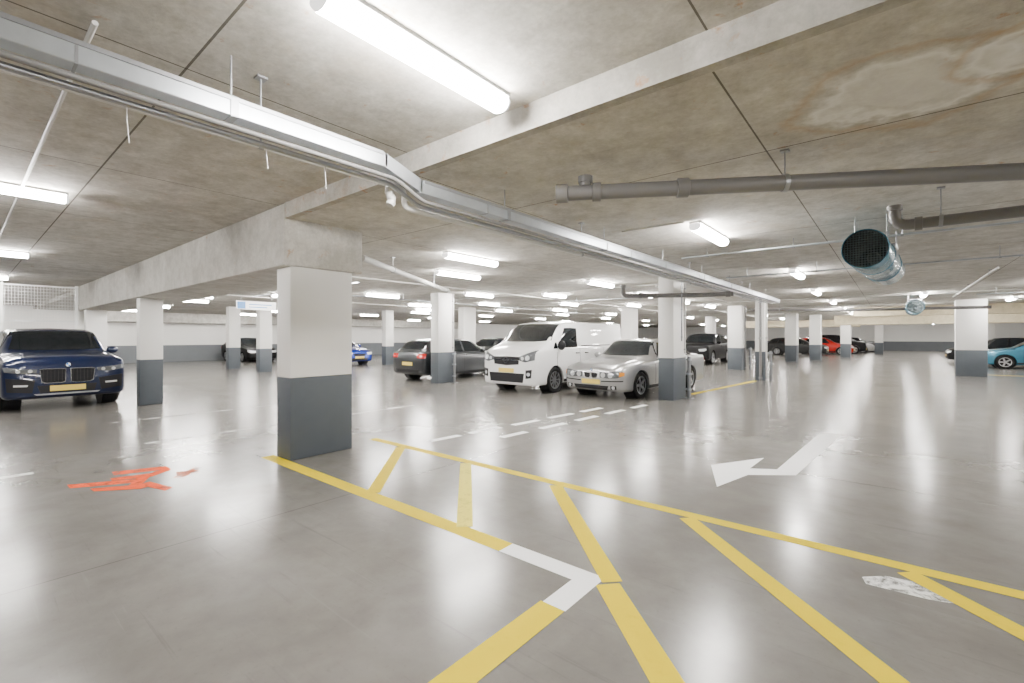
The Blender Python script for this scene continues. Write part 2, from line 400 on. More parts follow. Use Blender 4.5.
def pipe(name, path, r, m, label, cat='pipe', hang=None, zc=None, rings=(), ringm=None, group=None, fil=.0, n=14):
    path = rounded(path, fil) if fil else path
    t = thing(name, label, cat, (0, 0, 0), 0, group)
    o = Vector(path[0]); t.location = o
    MB().tube([Vector(p)-o for p in path], r, n).build('run', m, t)
    for p, d, w in rings:
        d = Vector(d).normalized()*w/2; p = Vector(p)-o
        MB().tube([p-d, p-d*.92, p+d*.92, p+d], [r*1.14, r*1.26, r*1.26, r*1.14], n).build('coupling', ringm or m, t)
    for p in hang or ():
        p = Vector(p)-o; c = zc or (CEIL_N if p.y+o.y < STEP_Y else CEIL_F)
        mm = MB(); rod(mm, p.x, p.y, p.z+r, c-o.z)
        d = (Vector(path[-1])-Vector(path[0])).normalized()*.015
        mm.tube([p-d, p+d], r*1.16, n); mm.box(p.x-.03, p.x+.03, p.y-.03, p.y+.03, c-o.z-.012, c-o.z)
        mm.build('hanger', M['steel'], t)
    return t
t = pipe('conduit_pipe', [(-3.0, -5, 2.68), (-3.0, 2.28, 2.68), (-3.0, 2.28, 2.53), (-3.0, 14.5, 2.53)], .022, M['conduit'],
     'white conduit pipe hung under the left of the galvanised trunking', 'conduit', [(-3.0, 1.2, 2.68), (-3.0, 5, 2.53), (-3.0, 9, 2.53), (-3.0, 13, 2.53)], fil=.06)
o0 = Vector(t.location)
m = MB(); m.tube([Vector((-3.0, 2.15+.012*math.sin(k*.9), 2.74-.02*k))-o0 for k in range(12)], [.03 if k % 2 else .036 for k in range(12)], 10)
m.build('flexible_section', M['conduit'], t)
for y, L in ((.55, .18), (1.22, .12), (1.6, .15)):
    MB().tube([Vector((-2.975, y, 2.69))-o0, Vector((-2.965, y, 2.66-L*.4))-o0, Vector((-2.972, y+.01, 2.66-L))-o0], .003, 6).build('cable_tie', M['conduit'], t)
pipe('conduit_pipe', [(-2.86, -5, 2.68), (-2.86, 2.1, 2.68), (-2.86, 2.36, 2.57), (-2.86, 16.5, 2.57)], .016, M['pvc'],
     'thin dark conduit hung under the right of the galvanised trunking', 'conduit', fil=.06)
pipe('conduit_pipe', [(-2.93, -5, 2.66), (-2.93, 2.1, 2.66), (-2.93, 2.36, 2.55), (-2.93, 16.5, 2.55)], .018, M['steel'],
     'grey conduit hung under the middle of the galvanised trunking', 'conduit', fil=.06)
pipe('conduit_pipe', [(-3.1, .45, 3.085), (-27, .45, 3.085)], .013, M['conduit'], 'thin white conduit across the near left ceiling between lights', 'conduit')
pipe('conduit_pipe', [(-2.8, 5.72, 2.915), (-1.98, 5.72, 2.915)], .012, M['conduit'], 'thin white conduit feeding the light near the jet fan', 'conduit')
a0 = Vector((-2.14, 3.16, 2.68)); a1 = Vector((2.25, 5.75, 2.68)); ad = (a1-a0).normalized()
t = pipe('drain_pipe', [a0, a1], .06, M['pvc'], 'long straight grey drain pipe hung across the upper right ceiling', 'pipe',
     [a0+ad*1.75, a0+ad*3.4], None, [(a0+ad*.05, ad, .1), (a0+ad*.33, ad, .07), (a0+ad*1.0, ad, .09)])
m = MB(); m.tube([ad*.24+Vector((0, 0, .05)), ad*.24+Vector((0, 0, .11))], .05); m.tube([ad*.24+Vector((0, 0, .08)), ad*.24+Vector((0, 0, .13))], .06); m.build('branch_socket', M['pvc'], t)
pipe('drain_pipe', [(0.02, 6.0, 2.80), (0.02, 6.0, 2.61), (3.9, 6.0, 2.61)], .052, M['pvc'], 'grey drain pipe with an elbow at the right beside the jet fan', 'pipe',
     [(.36, 6, 2.61), (2.2, 6, 2.61)], None, [((0.02, 6.0, 2.79), (0, 0, 1), .05), ((.2, 6.0, 2.61), (1, 0, 0), .06)], fil=.11)
pipe('drain_pipe', [(-6.3, 4.0, 2.72), (-8.7, 8.0, 2.66)], .05, M['pvc_pale'], 'pale drain pipe sloping away right of the nearest column', 'pipe',
     [(-6.9, 5.0, 2.705), (-8.1, 7.0, 2.675)], None, [((-8.6, 7.84, 2.662), (-2.4, 4, 0), .1)])
pipe('drain_pipe', [(-4.75, 9.75, 2.68), (-4.75, 9.75, 2.44), (-3.2, 10.45, 2.42), (-2.6, 10.55, 2.42)], .05, M['pvc'], 'short grey drain pipe bending past the top of the column beside the silver saloon', 'pipe',
     [(-3.6, 10.27, 2.427)], None, [((-4.4, 9.908, 2.437), (2, .9, 0), .1), ((-2.7, 10.53, 2.42), (2.7, .45, 0), .1), ((-4.75, 9.75, 2.66), (0, 0, 1), .07)], fil=.1)
pipe('drain_pipe', [(-4.6, 20.6, 2.6), (-1.2, 22.2, 2.55), (2.6, 22.4, 2.52)], .055, M['pvc'], 'distant grey drain pipe beyond the slim guarded column', 'pipe',
     [(-3.5, 21.12, 2.585), (.8, 22.3, 2.53)], None, [((-1.2, 22.2, 2.55), (1, .2, 0), .14)])
CL = 'thin conduit run crossing the far ceiling among the distant lights'
for path in (([(-16, 12, 2.912), (-3.2, 12, 2.912)]), ([(-18, 16.9, 2.912), (-3.6, 16.9, 2.912)]), ([(-12, 20, 2.912), (6, 20, 2.912)]), ([(-8, 25.5, 2.912), (8, 25.5, 2.912)]), ([(-8, 30.8, 2.912), (9, 30.8, 2.912)])):
    pipe('conduit_pipe', path, .018, M['conduit'], CL, 'conduit', group='thin conduits on the far ceiling')
for x, y0, y1 in ((-9.4, 4, 26), (-16.6, 4, 24), (1.6, 13, 21.5), (-7, 24, 44), (-4.9, 12, 19.5), (5.8, 12, 27.5)):
    pipe('conduit_pipe', [(x, y0, 2.86), (x, y1, 2.86)], .02, M['conduit'], CL, 'conduit', [(x, y0+1, 2.86), (x, (y0+y1)/2+.3, 2.86), (x, y1-1, 2.86)], group='thin conduits on the far ceiling')
def tray(p0, p1, z, label, w=.06):
    (x0, y0), (x1, y1) = p0, p1
    t = thing('cable_tray', label, 'cable tray', (x0, y0, z), math.atan2(y1-y0, x1-x0), 'thin cable trays across the ceiling')
    L = math.hypot(x1-x0, y1-y0)
    m = MB(); m.box(0, L, -w/2, w/2, 0, .004); m.box(0, L, -w/2, -w/2+.004, 0, .022); m.box(0, L, w/2-.004, w/2, 0, .022); m.build('tray', M['galv'], t)
    m = MB()
    for k in range(3): m.tube([(0, -w/3+k*w/3, .012), (L, -w/3+k*w/3, .012)], .007, 6)
    m.build('cables', M['black'], t)
    k = .4
    while k < L:
        m = MB(); rod(m, k, 0, .004, CEIL_F-z); m.box(k-.015, k+.015, -w/2-.01, w/2+.01, -.008, 0); m.build('hanger', M['steel'], t); k += 1.2
tray((-2.7, 7.72), (6, 7.72), 2.80, 'thin cable tray across the ceiling directly above the blue jet fan')
tray((-2.7, 10.4), (9, 10.4), 2.74, 'thin cable tray across the ceiling behind the jet fan')
tray((-9, 14), (-5.2, 14), 2.76, 'thin cable tray across the ceiling beyond the silver saloon')
tray((-16, 6.2), (-9.9, 6.2), 2.80, 'thin cable tray across the ceiling behind the nearest column')
tray((-12.4, 6.6), (-12.4, 22), 2.72, 'long thin cable tray running above the dark grey hatchback')
tray((1.9, 19), (5.5, 19), 2.74, 'thin cable tray across the far ceiling near the small jet fan')
# ------------------------------------------------------------------ jet fans
def jet_fan(x, y, z, R, L, label, rz=0.):
    t = thing('jet_fan', label, 'jet fan', (x, y, z), rz, 'tubular jet fans under the ceiling')
    rot = Matrix.Rotation(-PI/2, 4, 'X')      # lathe axis -> +Y
    m = MB(); h = L/2
    prof = [(R*.95, -h), (R*.985, -h-.008), (R, -h), (R, h), (R*.97, h+.012), (R*.9, h), (R*.88, h-.1), (R*.88, -h+.1), (R*.95, -h)]
    m.lathe(prof, 40, rot); bmesh.ops.remove_doubles(m.bm, verts=m.bm.verts, dist=1e-5)
    m.build('casing', M['teal'], t)
    m = MB(); m.lathe([(R*.945, -h+.003), (R*.87, -h+.1), (R*.87, h-.1), (R*.9, h-.005)], 32, rot); m.build('silencer_lining', M['darkint'], t)
    for s in (-1, 1):
        m = MB(); fr = .3
        m.lathe([(R*1.0, s*(h-fr*L)-.01), (R*1.025, s*(h-fr*L)-.01), (R*1.025, s*(h-fr*L)+.01), (R, s*(h-fr*L)+.01)], 40, rot); m.build('flange', M['teal'], t)
        m = MB()
        for k in range(-7, 8):
            u = k*R*.122; e = math.sqrt(max(0, (R*.92)**2-u*u)); yy = s*(h-.02)
            m.tube([(u, yy, -e), (u, yy, e)], .003, 5); m.tube([(-e, yy+.004, u), (e, yy+.004, u)], .003, 5)
        m.build('guard_mesh', M['meshdark'], t)
    m = MB(); m.lathe([(.001, -h*.5), (R*.2, -h*.44), (R*.32, -h*.3), (R*.32, h*.3), (R*.2, h*.44), (.001, h*.5)], 24, rot); m.build('motor_hub', M['darkint'], t)
    m = MB(); m.lathe([(.001, 0.), (R*.87, 0.)], 24, rot); m.build('fan_bulkhead', M['darkint'], t)
    m = MB()
    for k in range(8):
        mt = Matrix.Rotation(k*PI/4, 4, 'Y') @ Matrix.Translation((R*.57, 0, 0)) @ Matrix.Rotation(.6, 4, 'X')
        bmesh.ops.create_cube(m.bm, size=1, matrix=mt @ Matrix.Diagonal((R*.54, .012, R*.36, 1)))
    m.build('blades', M['darkint'], t)
    zc = CEIL_F-z
    for yy in (-h*.55, h*.55):
        m = MB(); m.box(-R*.8, R*.8, yy-.02, yy+.02, R*1.0, R*1.0+.03)
        for s in (-1, 1): m.tube([(s*R*.7, yy, R*.72), (s*R*.7, yy, zc)], .009, 8)
        m.build('hanger', M['steel'], t)
    MB().box(R*.55, R*.95, -.1, .1, R*.55, R*.9, .01, 1).build('terminal_box', M['steel'], t)
jet_fan(-.15, 7.5, 2.47, .215, 2.3, 'blue tubular jet fan hanging at the right under the ceiling', -.07)
q = P(915, 307, 2.5)
jet_fan(q.x, q.y+.6, 2.5, .24, 1.8, 'small distant jet fan hanging above the far right aisle')
# ------------------------------------------------------------------ hanging sign
t = thing('hanging_sign', 'white hanging sign with blue panel beyond the nearest column', 'sign', (-17.1, 6.7, 2.44))
MB().box(-.015, .015, -.65, .65, 0, .3, .004, 1).build('sign_board', M['signwhite'], t)
MB().box(.0151, .018, -.62, -.36, .03, .27).build('blue_panel', M['signblue'], t)
m = MB()
for k, w in enumerate((.75, .6)): m.box(.0151, .017, -.25, -.25+w, .17-.09*k, .2-.09*k)
m.build('lettering', M['signblue'], t)
for s in (-1, 1): MB().tube([(0, s*.5, .3), (0, s*.5, CEIL_F-2.44)], .006, 6).build('hanger', M['steel'], t)
# ------------------------------------------------------------------ mesh fence
t = thing('mesh_fence', 'white wire mesh fence behind the navy car', 'fence', (-18.7, 0, 0))
FY = (-5.2, -3.7, -2.2, -.7, .8, 2.3)
for y in FY: MB().box(-.035, .035, y-.035, y+.035, 0, 3.0).build('post', M['wire'], t)
for z in (.1, 1.95, 2.95): MB().box(-.02, .02, FY[0], FY[-1], z-.02, z+.02).build('rail', M['wire'], t)
for a, b in zip(FY, FY[1:]):
    m = MB()
    for k in range(1, 24): yy = a+(b-a)*k/24; m.box(.02, .025, yy-.004, yy+.004, .1, 2.95)
    for k in range(1, 32): zz = .1+2.85*k/32; m.box(.02, .025, a, b, zz-.004, zz+.004)
    m.build('wire_panel', M['wire'], t, False)
# ------------------------------------------------------------------ floor markings
def flat(name, polys, m):
    cx = sum(p[0] for p in polys[0][0])/len(polys[0][0]); cy = sum(p[1] for p in polys[0][0])/len(polys[0][0])
    bm = bmesh.new()
    for pts, h in polys:
        f = bm.faces.new([bm.verts.new((p[0]-cx, p[1]-cy, h)) for p in pts]); f.normal_update()
        if f.normal.z < 0: f.normal_flip()
    me = bpy.data.meshes.new(name); bm.to_mesh(me); bm.free(); me.materials.append(M[m])
    return ob(name, me, None, (cx, cy, 0))
def mark(name, pts_or_p0, p1=None, w=.15, m='yellow', label='', cat='floor marking', group=None, h=.002):
    if p1 is not None:
        a = Vector(pts_or_p0[:2]); b = Vector(p1[:2]); n = (b-a).normalized(); n = Vector((-n.y, n.x))*w/2
        pts = [a+n, a-n, b-n, b+n]
    else: pts = pts_or_p0
    return tag(flat(name, [(pts, h)], m), label, cat, group)
G = 'yellow hatch lines on the floor'
mark('floor_line', (-6.05, 2.50), (-2.12, 2.50), .15, 'yellow', 'yellow floor line starting at the foot of the nearest column', group=G)
mark('floor_line', [(-2.12, 2.425), (-1.525, 2.425), (-1.525, 2.12), (-1.375, 2.12), (-1.375, 2.575), (-2.12, 2.575)], None, .15, 'whitep', 'white L shaped corner between two yellow floor lines', h=.0024)
mark('floor_line', (-1.46, 2.12), (-1.52, -2.5), .16, 'yellow', 'yellow floor line leaving the frame bottom below the white corner', group=G)
mark('floor_line', (-5.9, 3.92), (9, 3.98), .12, 'yellow', 'longest yellow floor line running across to the right edge', group=G, h=.0022)
D = [(-5.15, 1.3, 'yellow', 'short yellow hatch bar closest to the nearest column'), (-3.9, 1.3, 'yellow_pale', 'faded pale yellow hatch bar, second from the nearest column'),
     (-2.62, 1.3, 'yellow', 'yellow hatch bar ending at the white corner'),
     (-1.31, 3.5, 'yellow', 'long yellow diagonal bar in the middle of the right foreground'),
     (.07, 3.4, 'yellow', 'yellow diagonal bar at the right edge of the frame')]
for x, L, mm, lb in D:
    mark('floor_line', (x, 3.86), (x+L, 3.86-L*(.96 if x > -2 else 1)), .13, mm, lb, group=G, h=.0026)
mark('floor_line', (-1.33, 2.52), (1.0, .3), .15, 'yellow', 'yellow diagonal bar running from the white corner to the frame bottom', group=G, h=.0018)
AR = [(820, 433), (843, 434), (796, 475.5), (748, 475), (717, 487), (711, 465), (764, 458), (750, 468.5), (777, 469.5)]
mark('floor_arrow', [P(*p) for p in AR], None, 0, 'whitep', 'white bent turning arrow painted on the floor', 'floor arrow')
for k, (y0, y1) in enumerate(((4.35, 4.9), (5.1, 5.75), (6.05, 6.7), (7.0, 7.7), (8.0, 8.7))):
    mark('floor_dash', (-5.13+(y0-4.35)*.09, y0), (-5.13+(y1-4.35)*.09, y1), .13, 'whitep', 'white dash in the left dashed row leading to the silver saloon', group='left row of white dashes')
for k, (y0, y1) in enumerate(((5.2, 5.75), (6.1, 6.75), (7.1, 7.75), (8.1, 8.75), (9.1, 9.7))):
    mark('floor_dash', (-4.5+(y0-5.2)*.07, y0), (-4.5+(y1-5.2)*.07, y1), .13, 'whitep', 'white dash in the right dashed row leading to the silver saloon', group='right row of white dashes')
mark('floor_line', (-4.05, 12.3), (-3.6, 17.4), .12, 'yellow', 'yellow line on the floor right of the silver saloon')
mark('floor_line', (1.2, 26.0), (4.5, 26.0), .14, 'yellow', 'distant yellow line by the foot of the rightmost column')
mark('floor_line', (-8.1, 1.7), (-8.1, 6.4), .1, 'wornwhite', 'worn white bay line behind the nearest column', group='worn white bay lines')
mark('floor_line', (-10.5, 1.7), (-10.5, 7.5), .1, 'wornwhite', 'worn white bay line midway between nearest column and navy car', group='worn white bay lines')
mark('floor_line', (-7.3, -2.2), (-7.3, .55), .1, 'wornwhite', 'worn white bay line at the left edge', group='worn white bay lines')
mark('paint_patch', [P(*p) for p in ((862, 577), (885, 576), (925, 584), (962, 597), (955, 604), (930, 600), (890, 590), (866, 584))], None, 0, 'wornwhite', 'worn smeared patch of white paint near the right edge', 'floor marking', h=.0012)
SP = [[(112, 472), (166, 466.2), (171, 468.7), (114, 475.3)], [(110, 478.5), (150, 473.5), (168, 468), (171, 470), (152, 476.5), (112, 481)], [(67, 485), (140, 479), (143, 482), (70, 488.5)],
      [(140, 475), (152, 475), (140, 486), (128, 486.5)], [(90, 489), (138, 485), (150, 482), (173, 487.5), (165, 491), (148, 487), (140, 489), (94, 491.5)]]
t = flat('spray_marking', [([P(*p) for p in pl], .001+.0006*k) for k, pl in enumerate(SP)], 'red')
tag(t, 'orange red sprayed scrawl on the floor at the left', 'floor marking')
tag(flat('spray_marking', [([P(*p) for p in pl], .001+.0006*k) for k, pl in enumerate([[(172, 478), (195, 467), (203, 467), (184, 477.5)], [(176, 472), (199, 470), (199, 472.5), (176, 475)]])], 'redfaint'),
    'faded orange smear to the right of the brighter sprayed scrawl', 'floor marking')
# ------------------------------------------------------------------ cars
def pchip(x, Y, xq):
    x = np.asarray(x, float); Y = np.asarray(Y, float); xq = np.asarray(xq, float)
    h = np.diff(x)[:, None]; d = np.diff(Y, axis=0)/h
    m = np.zeros_like(Y)
    w1 = 2*h[1:]+h[:-1]; w2 = h[1:]+2*h[:-1]
    ok = (d[1:]*d[:-1]) > 1e-12
    d0 = np.where(ok, d[:-1], 1.); d1 = np.where(ok, d[1:], 1.)
    m[1:-1] = np.where(ok, (w1+w2)/(w1/d0+w2/d1), 0); m[0] = d[0]; m[-1] = d[-1]
    i = np.clip(np.searchsorted(x, xq, side='right')-1, 0, len(x)-2)
    hh = h[i]; t = (xq-x[i])[:, None]/hh
    return (2*t**3-3*t**2+1)*Y[i]+(t**3-2*t**2+t)*hh*m[i]+(-2*t**3+3*t**2)*Y[i+1]+(t**3-t**2)*hh*m[i+1]
def body_grid(st, nt=41, nx=64):
    st = np.array(st, float); keys = []
    for x, zb, ze, zr, wl, wb, wr in st:
        wm = max(wl, wb)
        keys.append([(0, zb), (wl*.84, zb), (wl*.985, zb+.07), (wm*1.0, zb+(ze-zb)*.6), (wb*.99, ze-.05), (wb-.035, ze), (wr, zr-.055), (wr*.84, zr-.012), (0, zr+.015)])
    keys = np.array(keys).reshape(len(st), -1)
    x = st[:, 0]; xq = np.unique(np.concatenate([np.linspace(x[0], x[-1], nx), x, np.linspace(x[0], x[0]+.3, 8), np.linspace(x[-1]-.25, x[-1], 8)]))
    xq = xq[np.concatenate([[True], np.diff(xq) > .004])]
    G = pchip(x, keys, xq).reshape(len(xq), 9, 2)
    tq = np.linspace(0, 8, nt)
    return xq, np.array([pchip(np.arange(9), g, tq) for g in G])
def resample(pl, n):
    pl = [Vector(p) for p in pl]; s = [0]
    for a, b in zip(pl, pl[1:]): s.append(s[-1]+(b-a).length)
    out = []
    for k in range(n+1):
        d = s[-1]*k/n; i = 0
        while i < len(pl)-2 and s[i+1] < d: i += 1
        t = (d-s[i])/max(1e-9, s[i+1]-s[i]); out.append(pl[i].lerp(pl[i+1], t))
    return out
class CarBuilder:
    def __init__(s, spec, paint, loc, rz, label, cat='car', name='car', group=None):
        s.spec = spec; s.L = spec['L']; s.t = thing(name, label, cat, loc, rz, group)
        xq, G = body_grid(spec['st']); s.xq = xq; nt = G.shape[1]
        verts = []; faces = []; n = 2*nt-2
        for i, x in enumerate(xq):
            r = [(x-s.L/2, y, z) for y, z in G[i]]
            verts += r+[(a, -b, c) for a, b, c in r[-2:0:-1]]
        for i in range(len(xq)-1):
            for k in range(n): faces.append((i*n+k, i*n+(k+1) % n, (i+1)*n+(k+1) % n, (i+1)*n+k))
        faces.append(tuple(range(n-1, -1, -1))); faces.append(tuple((len(xq)-1)*n+k for k in range(n)))
        s.bvh = BVHTree.FromPolygons(verts, faces)
        me = bpy.data.meshes.new('body'); me.from_pydata(verts, [], faces); me.materials.append(paint)
        bm = bmesh.new(); bm.from_mesh(me); bmesh.ops.recalc_face_normals(bm, faces=bm.faces); bm.to_mesh(me); bm.free()
        s.body = ob('body', me, s.t); s.paint = paint
        s.wheels()
    def wheels(s):
        sp = s.spec; r = sp['r']; c = MB(); W = sp['W']/2
        for xw in sp['wx']:
            for sd in (-1, 1):
                c.tube([(xw-s.L/2, sd*(W-.34), r), (xw-s.L/2, sd*(W+.3), r)], r+sp.get('gap', .05), 36)
        cut = c.build('cut', None, None, False)
        cut.parent = s.t
        md = s.body.modifiers.new('b', 'BOOLEAN'); md.operation = 'DIFFERENCE'; md.solver = 'EXACT'; md.object = cut
        bpy.context.view_layer.update()
        dg = bpy.context.evaluated_depsgraph_get()
        me = bpy.data.meshes.new_from_object(s.body.evaluated_get(dg)); s.body.modifiers.clear()
        old = s.body.data; s.body.data = me; me.name = 'body'
        if not me.materials: me.materials.append(s.paint)
        cm = cut.data; bpy.data.objects.remove(cut); bpy.data.meshes.remove(cm)
        for p in me.polygons: p.use_smooth = True
        me.set_sharp_from_angle(angle=math.radians(38))
        tw = sp.get('tw', .21)
        m = MB(); rot = Matrix.Rotation(PI/2, 4, 'X')
        h = tw/2
        m.lathe([(r*.68, -h*.85), (r*.80, -h), (r*.93, -h*.95), (r, -h*.7), (r, h*.7), (r*.93, h*.95), (r*.80, h), (r*.68, h*.85), (r*.66, 0), (r*.68, -h*.85)], 36, rot)
        bmesh.ops.remove_doubles(m.bm, verts=m.bm.verts, dist=1e-5)
        tyre = m.mesh('wheel', M['rubber'])
        m = MB(); m.lathe([(r*.60, -h*.8), (r*.69, -h*.88), (r*.69, -h*.7), (r*.62, h*.2), (r*.62, h*.7)], 30, rot)     # outward face is +Y after the pi/2 turn: h negative -> +Y
        m.lathe([(.001, -h*.80), (r*.12, -h*.78), (r*.15, -h*.6), (r*.15, -h*.3)], 16, rot)
        ns = sp.get('spokes', 5)
        for k in range(ns):
            a = 2*PI*k/ns
            mt = Matrix.Rotation(a, 4, 'Y') @ Matrix.Translation((r*.38, h*.66, 0)) @ Matrix.Diagonal((r*.54, h*.2, r*(.9/ns if ns > 5 else .18), 1))
            bmesh.ops.create_cube(m.bm, size=1, matrix=mt)
        rim = m.mesh('rim', sp.get('rimm', M['alloy']))
        m = MB(); m.tube([(0, -h*.2, 0), (0, h*.3, 0)], r*.62, 24); back = m.mesh('backing_disc', M['black'])  # black disc added behind the spokes as a dark backing for the gaps
        al = MB(); al.lathe([(r+.046, -.13), (r+.046, .13)], 30, rot); al.lathe([(.001, .13), (r+.046, .13)], 30, rot)
        arch = al.mesh('wheel_arch', M['black'])
        for xw in sp['wx']:
            for sd in (-1, 1):
                wy = W-.008-h
                o = ob('wheel', tyre, s.t, (xw-s.L/2, sd*wy, r))
                if sd < 0: o.rotation_euler = (0, 0, PI)
                ob('rim', rim, o); ob('backing_disc', back, o)
                q = ob('wheel_arch', arch, s.t, (xw-s.L/2, sd*(W-.19), r))
                if sd < 0: q.rotation_euler = (0, 0, PI)
    def patch(s, kind, top, bot, m, name, off=.008, nu=12, nv=5, th=.02, parent=None):
        A = resample(top, nu); B = resample(bot, nu); mb = MB(); out = []; inn = []
        for j in range(nv+1):
            ro = []; ri = []
            for i in range(nu+1):
                p = A[i].lerp(B[i], j/nv)
                if kind == 'front': o = Vector((-s.L/2-3, p.x, p.y)); d = Vector((1, 0, 0))
                elif kind == 'rear': o = Vector((s.L/2+3, p.x, p.y)); d = Vector((-1, 0, 0))
                elif kind == 'left': o = Vector((p.x-s.L/2, -4, p.y)); d = Vector((0, 1, 0))
                else: o = Vector((p.x-s.L/2, 4, p.y)); d = Vector((0, -1, 0))
                hit, nrm, idx, dist = s.bvh.ray_cast(o, d)
                if hit is None:
                    near = s.bvh.find_nearest(o+d*3); hit, nrm = near[0], near[1]
                if nrm.dot(d) > 0: nrm = -nrm
                ro.append(mb.bm.verts.new(hit+nrm*off)); ri.append(mb.bm.verts.new(hit-nrm*th))
            out.append(ro); inn.append(ri)
        for j in range(nv):
            for i in range(nu): mb.bm.faces.new((out[j][i], out[j][i+1], out[j+1][i+1], out[j+1][i]))
        rim = [(0, i) for i in range(nu)]+[(j, nu) for j in range(nv)]+[(nv, i) for i in range(nu, 0, -1)]+[(j, 0) for j in range(nv, 0, -1)]
        for k in range(len(rim)):
            a = rim[k]; b = rim[(k+1) % len(rim)]
            mb.bm.faces.new((out[a[0]][a[1]], inn[a[0]][a[1]], inn[b[0]][b[1]], out[b[0]][b[1]]))
        return mb.build(name, m, parent or s.t, True, 50)
    def both(s, kind, top, bot, m, name, **k):
        if kind in ('front', 'rear'):
            r = [s.patch(kind, top, bot, m, name, **k)]
            r.append(s.patch(kind, [(-a, b) for a, b in top], [(-a, b) for a, b in bot], m, name, **k)); return r
        return [s.patch('left', top, bot, m, name, **k), s.patch('right', top, bot, m, name, **k)]
    def common(s):
        sp = s.spec
        zb, zt, yb, yt = sp['ws']
        s.patch('front', [(-yt, zt-.02), (-yt*.5, zt), (yt*.5, zt), (yt, zt-.02)], [(-yb, zb+.03), (-yb*.5, zb), (yb*.5, zb), (yb, zb+.03)], M['glass'], 'windshield', nu=16, nv=10, off=.006)
        if sp.get('rg'):
            zb, zt, yb, yt = sp['rg']
            s.patch('rear', [(-yt, zt-.02), (-yt*.5, zt), (yt*.5, zt), (yt, zt-.02)], [(-yb, zb+.02), (-yb*.5, zb), (yb*.5, zb), (yb, zb+.02)], M['glass'], 'rear_window', nu=16, nv=8, off=.006)
        for (b0, b1, zb), (t0, t1, zt) in sp['sw']:
            s.both('side', [(t0, zt), ((t0+t1)/2, zt+.012), (t1, zt)], [(b0, zb), (b1, zb+.01)], M['glass'], 'side_window', off=.006)
        W = sp['W']/2; bz = sp['mz']; bx = sp['mx']-s.L/2
        for sd in (-1, 1):
            m = MB(); bmesh.ops.create_uvsphere(m.bm, u_segments=14, v_segments=8, radius=1, matrix=Matrix.Translation((bx, sd*(W+.07), bz)) @ Matrix.Diagonal((.075, .115, .085 if not sp.get('van') else .14, 1)))
            m.tube([(bx, sd*(W-.08), bz-.05), (bx, sd*(W+.05), bz-.02)], .025, 8); m.build('mirror', sp.get('mirm') or s.paint, s.t)
        f0, f1 = sp['wx']; g = sp['r']+.06
        zs = sp['st'][4][1]
        s.both('side', [(f0+g, zs+.13), (f1-g, zs+.13)], [(f0+g, zs+.06), (f1-g, zs+.06)], M['black'], 'sill_trim', off=.01, nv=2)
        for hx, hz in sp['hand']: s.both('side', [(hx, hz), (hx+.17, hz)], [(hx, hz-.03), (hx+.17, hz-.03)], sp.get('handm') or s.paint, 'door_handle', off=.025, nu=4, nv=2)
        for sx in sp['seam']: s.both('side', [(sx, sp['mz']-.1), (sx+.012, sp['mz']-.1)], [(sx, zs+.15), (sx+.012, zs+.15)], M['black'], 'door_seam', off=.002, nu=1, nv=6)
    def plate(s, kind, z, w=.26, h=.055): s.patch(kind, [(-w, z+h), (w, z+h)], [(-w, z-h), (w, z-h)], M['plate'], 'number_plate', off=.02, nu=4, nv=2)
SEDAN = dict(L=4.78, W=1.80, r=.325, wx=(.86, 3.69), st=[
    (0, .27, .61, .65, .66, .66, .54), (.06, .21, .70, .745, .79, .79, .65), (.25, .19, .77, .845, .86, .85, .72), (.8, .18, .845, .925, .895, .88, .76), (1.36, .18, .905, .98, .90, .885, .75), (1.46, .18, .92, 1.035, .90, .885, .72),
    (1.86, .18, .93, 1.32, .90, .89, .645), (2.05, .18, .935, 1.41, .90, .89, .63), (2.65, .18, .945, 1.445, .90, .89, .65), (3.3, .18, .955, 1.42, .90, .89, .64), (3.56, .18, .96, 1.35, .90, .89, .63), (3.95, .18, .965, 1.10, .895, .88, .70), (4.1, .18, .97, 1.04, .89, .88, .73),
    (4.6, .21, .965, 1.015, .88, .87, .74), (4.74, .27, .92, .97, .83, .82, .70), (4.78, .34, .84, .89, .74, .73, .60)],
    ws=(1.01, 1.385, .79, .60), rg=(1.08, 1.35, .71, .58), sw=[((1.74, 2.66, .965), (2.08, 2.66, 1.35)), ((2.73, 3.52, .97), (2.73, 3.40, 1.345)), ((3.56, 3.84, .985), (3.45, 3.53, 1.30))], mz=1.0, mx=1.75, hand=[(2.45, .87), (3.32, .88)], seam=[1.55, 2.7, 3.7])
SUV = dict(L=4.71, W=1.89, r=.375, wx=(.86, 3.72), gap=.055, tw=.25, st=[
    (0, .32, .86, .92, .80, .80, .68), (.05, .27, .95, 1.02, .90, .90, .78), (.16, .25, 1.01, 1.09, .94, .93, .82), (.8, .25, 1.06, 1.15, .945, .935, .84), (1.25, .25, 1.09, 1.18, .945, .935, .82), (1.36, .25, 1.095, 1.24, .945, .935, .80),
    (1.80, .25, 1.10, 1.57, .945, .935, .73), (1.98, .25, 1.10, 1.655, .945, .935, .715), (2.7, .25, 1.11, 1.70, .945, .935, .735), (3.7, .25, 1.13, 1.68, .945, .935, .725), (4.35, .26, 1.15, 1.62, .935, .925, .70), (4.57, .3, 1.13, 1.26, .91, .90, .76), (4.67, .34, 1.03, 1.11, .87, .87, .73), (4.71, .4, .92, .98, .80, .80, .64)],
    ws=(1.21, 1.63, .85, .69), rg=(1.27, 1.57, .76, .64), sw=[((1.66, 2.62, 1.14), (2.02, 2.62, 1.585)), ((2.70, 3.55, 1.145), (2.70, 3.55, 1.585)), ((3.61, 4.26, 1.18), (3.61, 4.14, 1.54))], mz=1.19, mx=1.66, hand=[(2.42, 1.0), (3.3, 1.02)], seam=[1.45, 2.66])
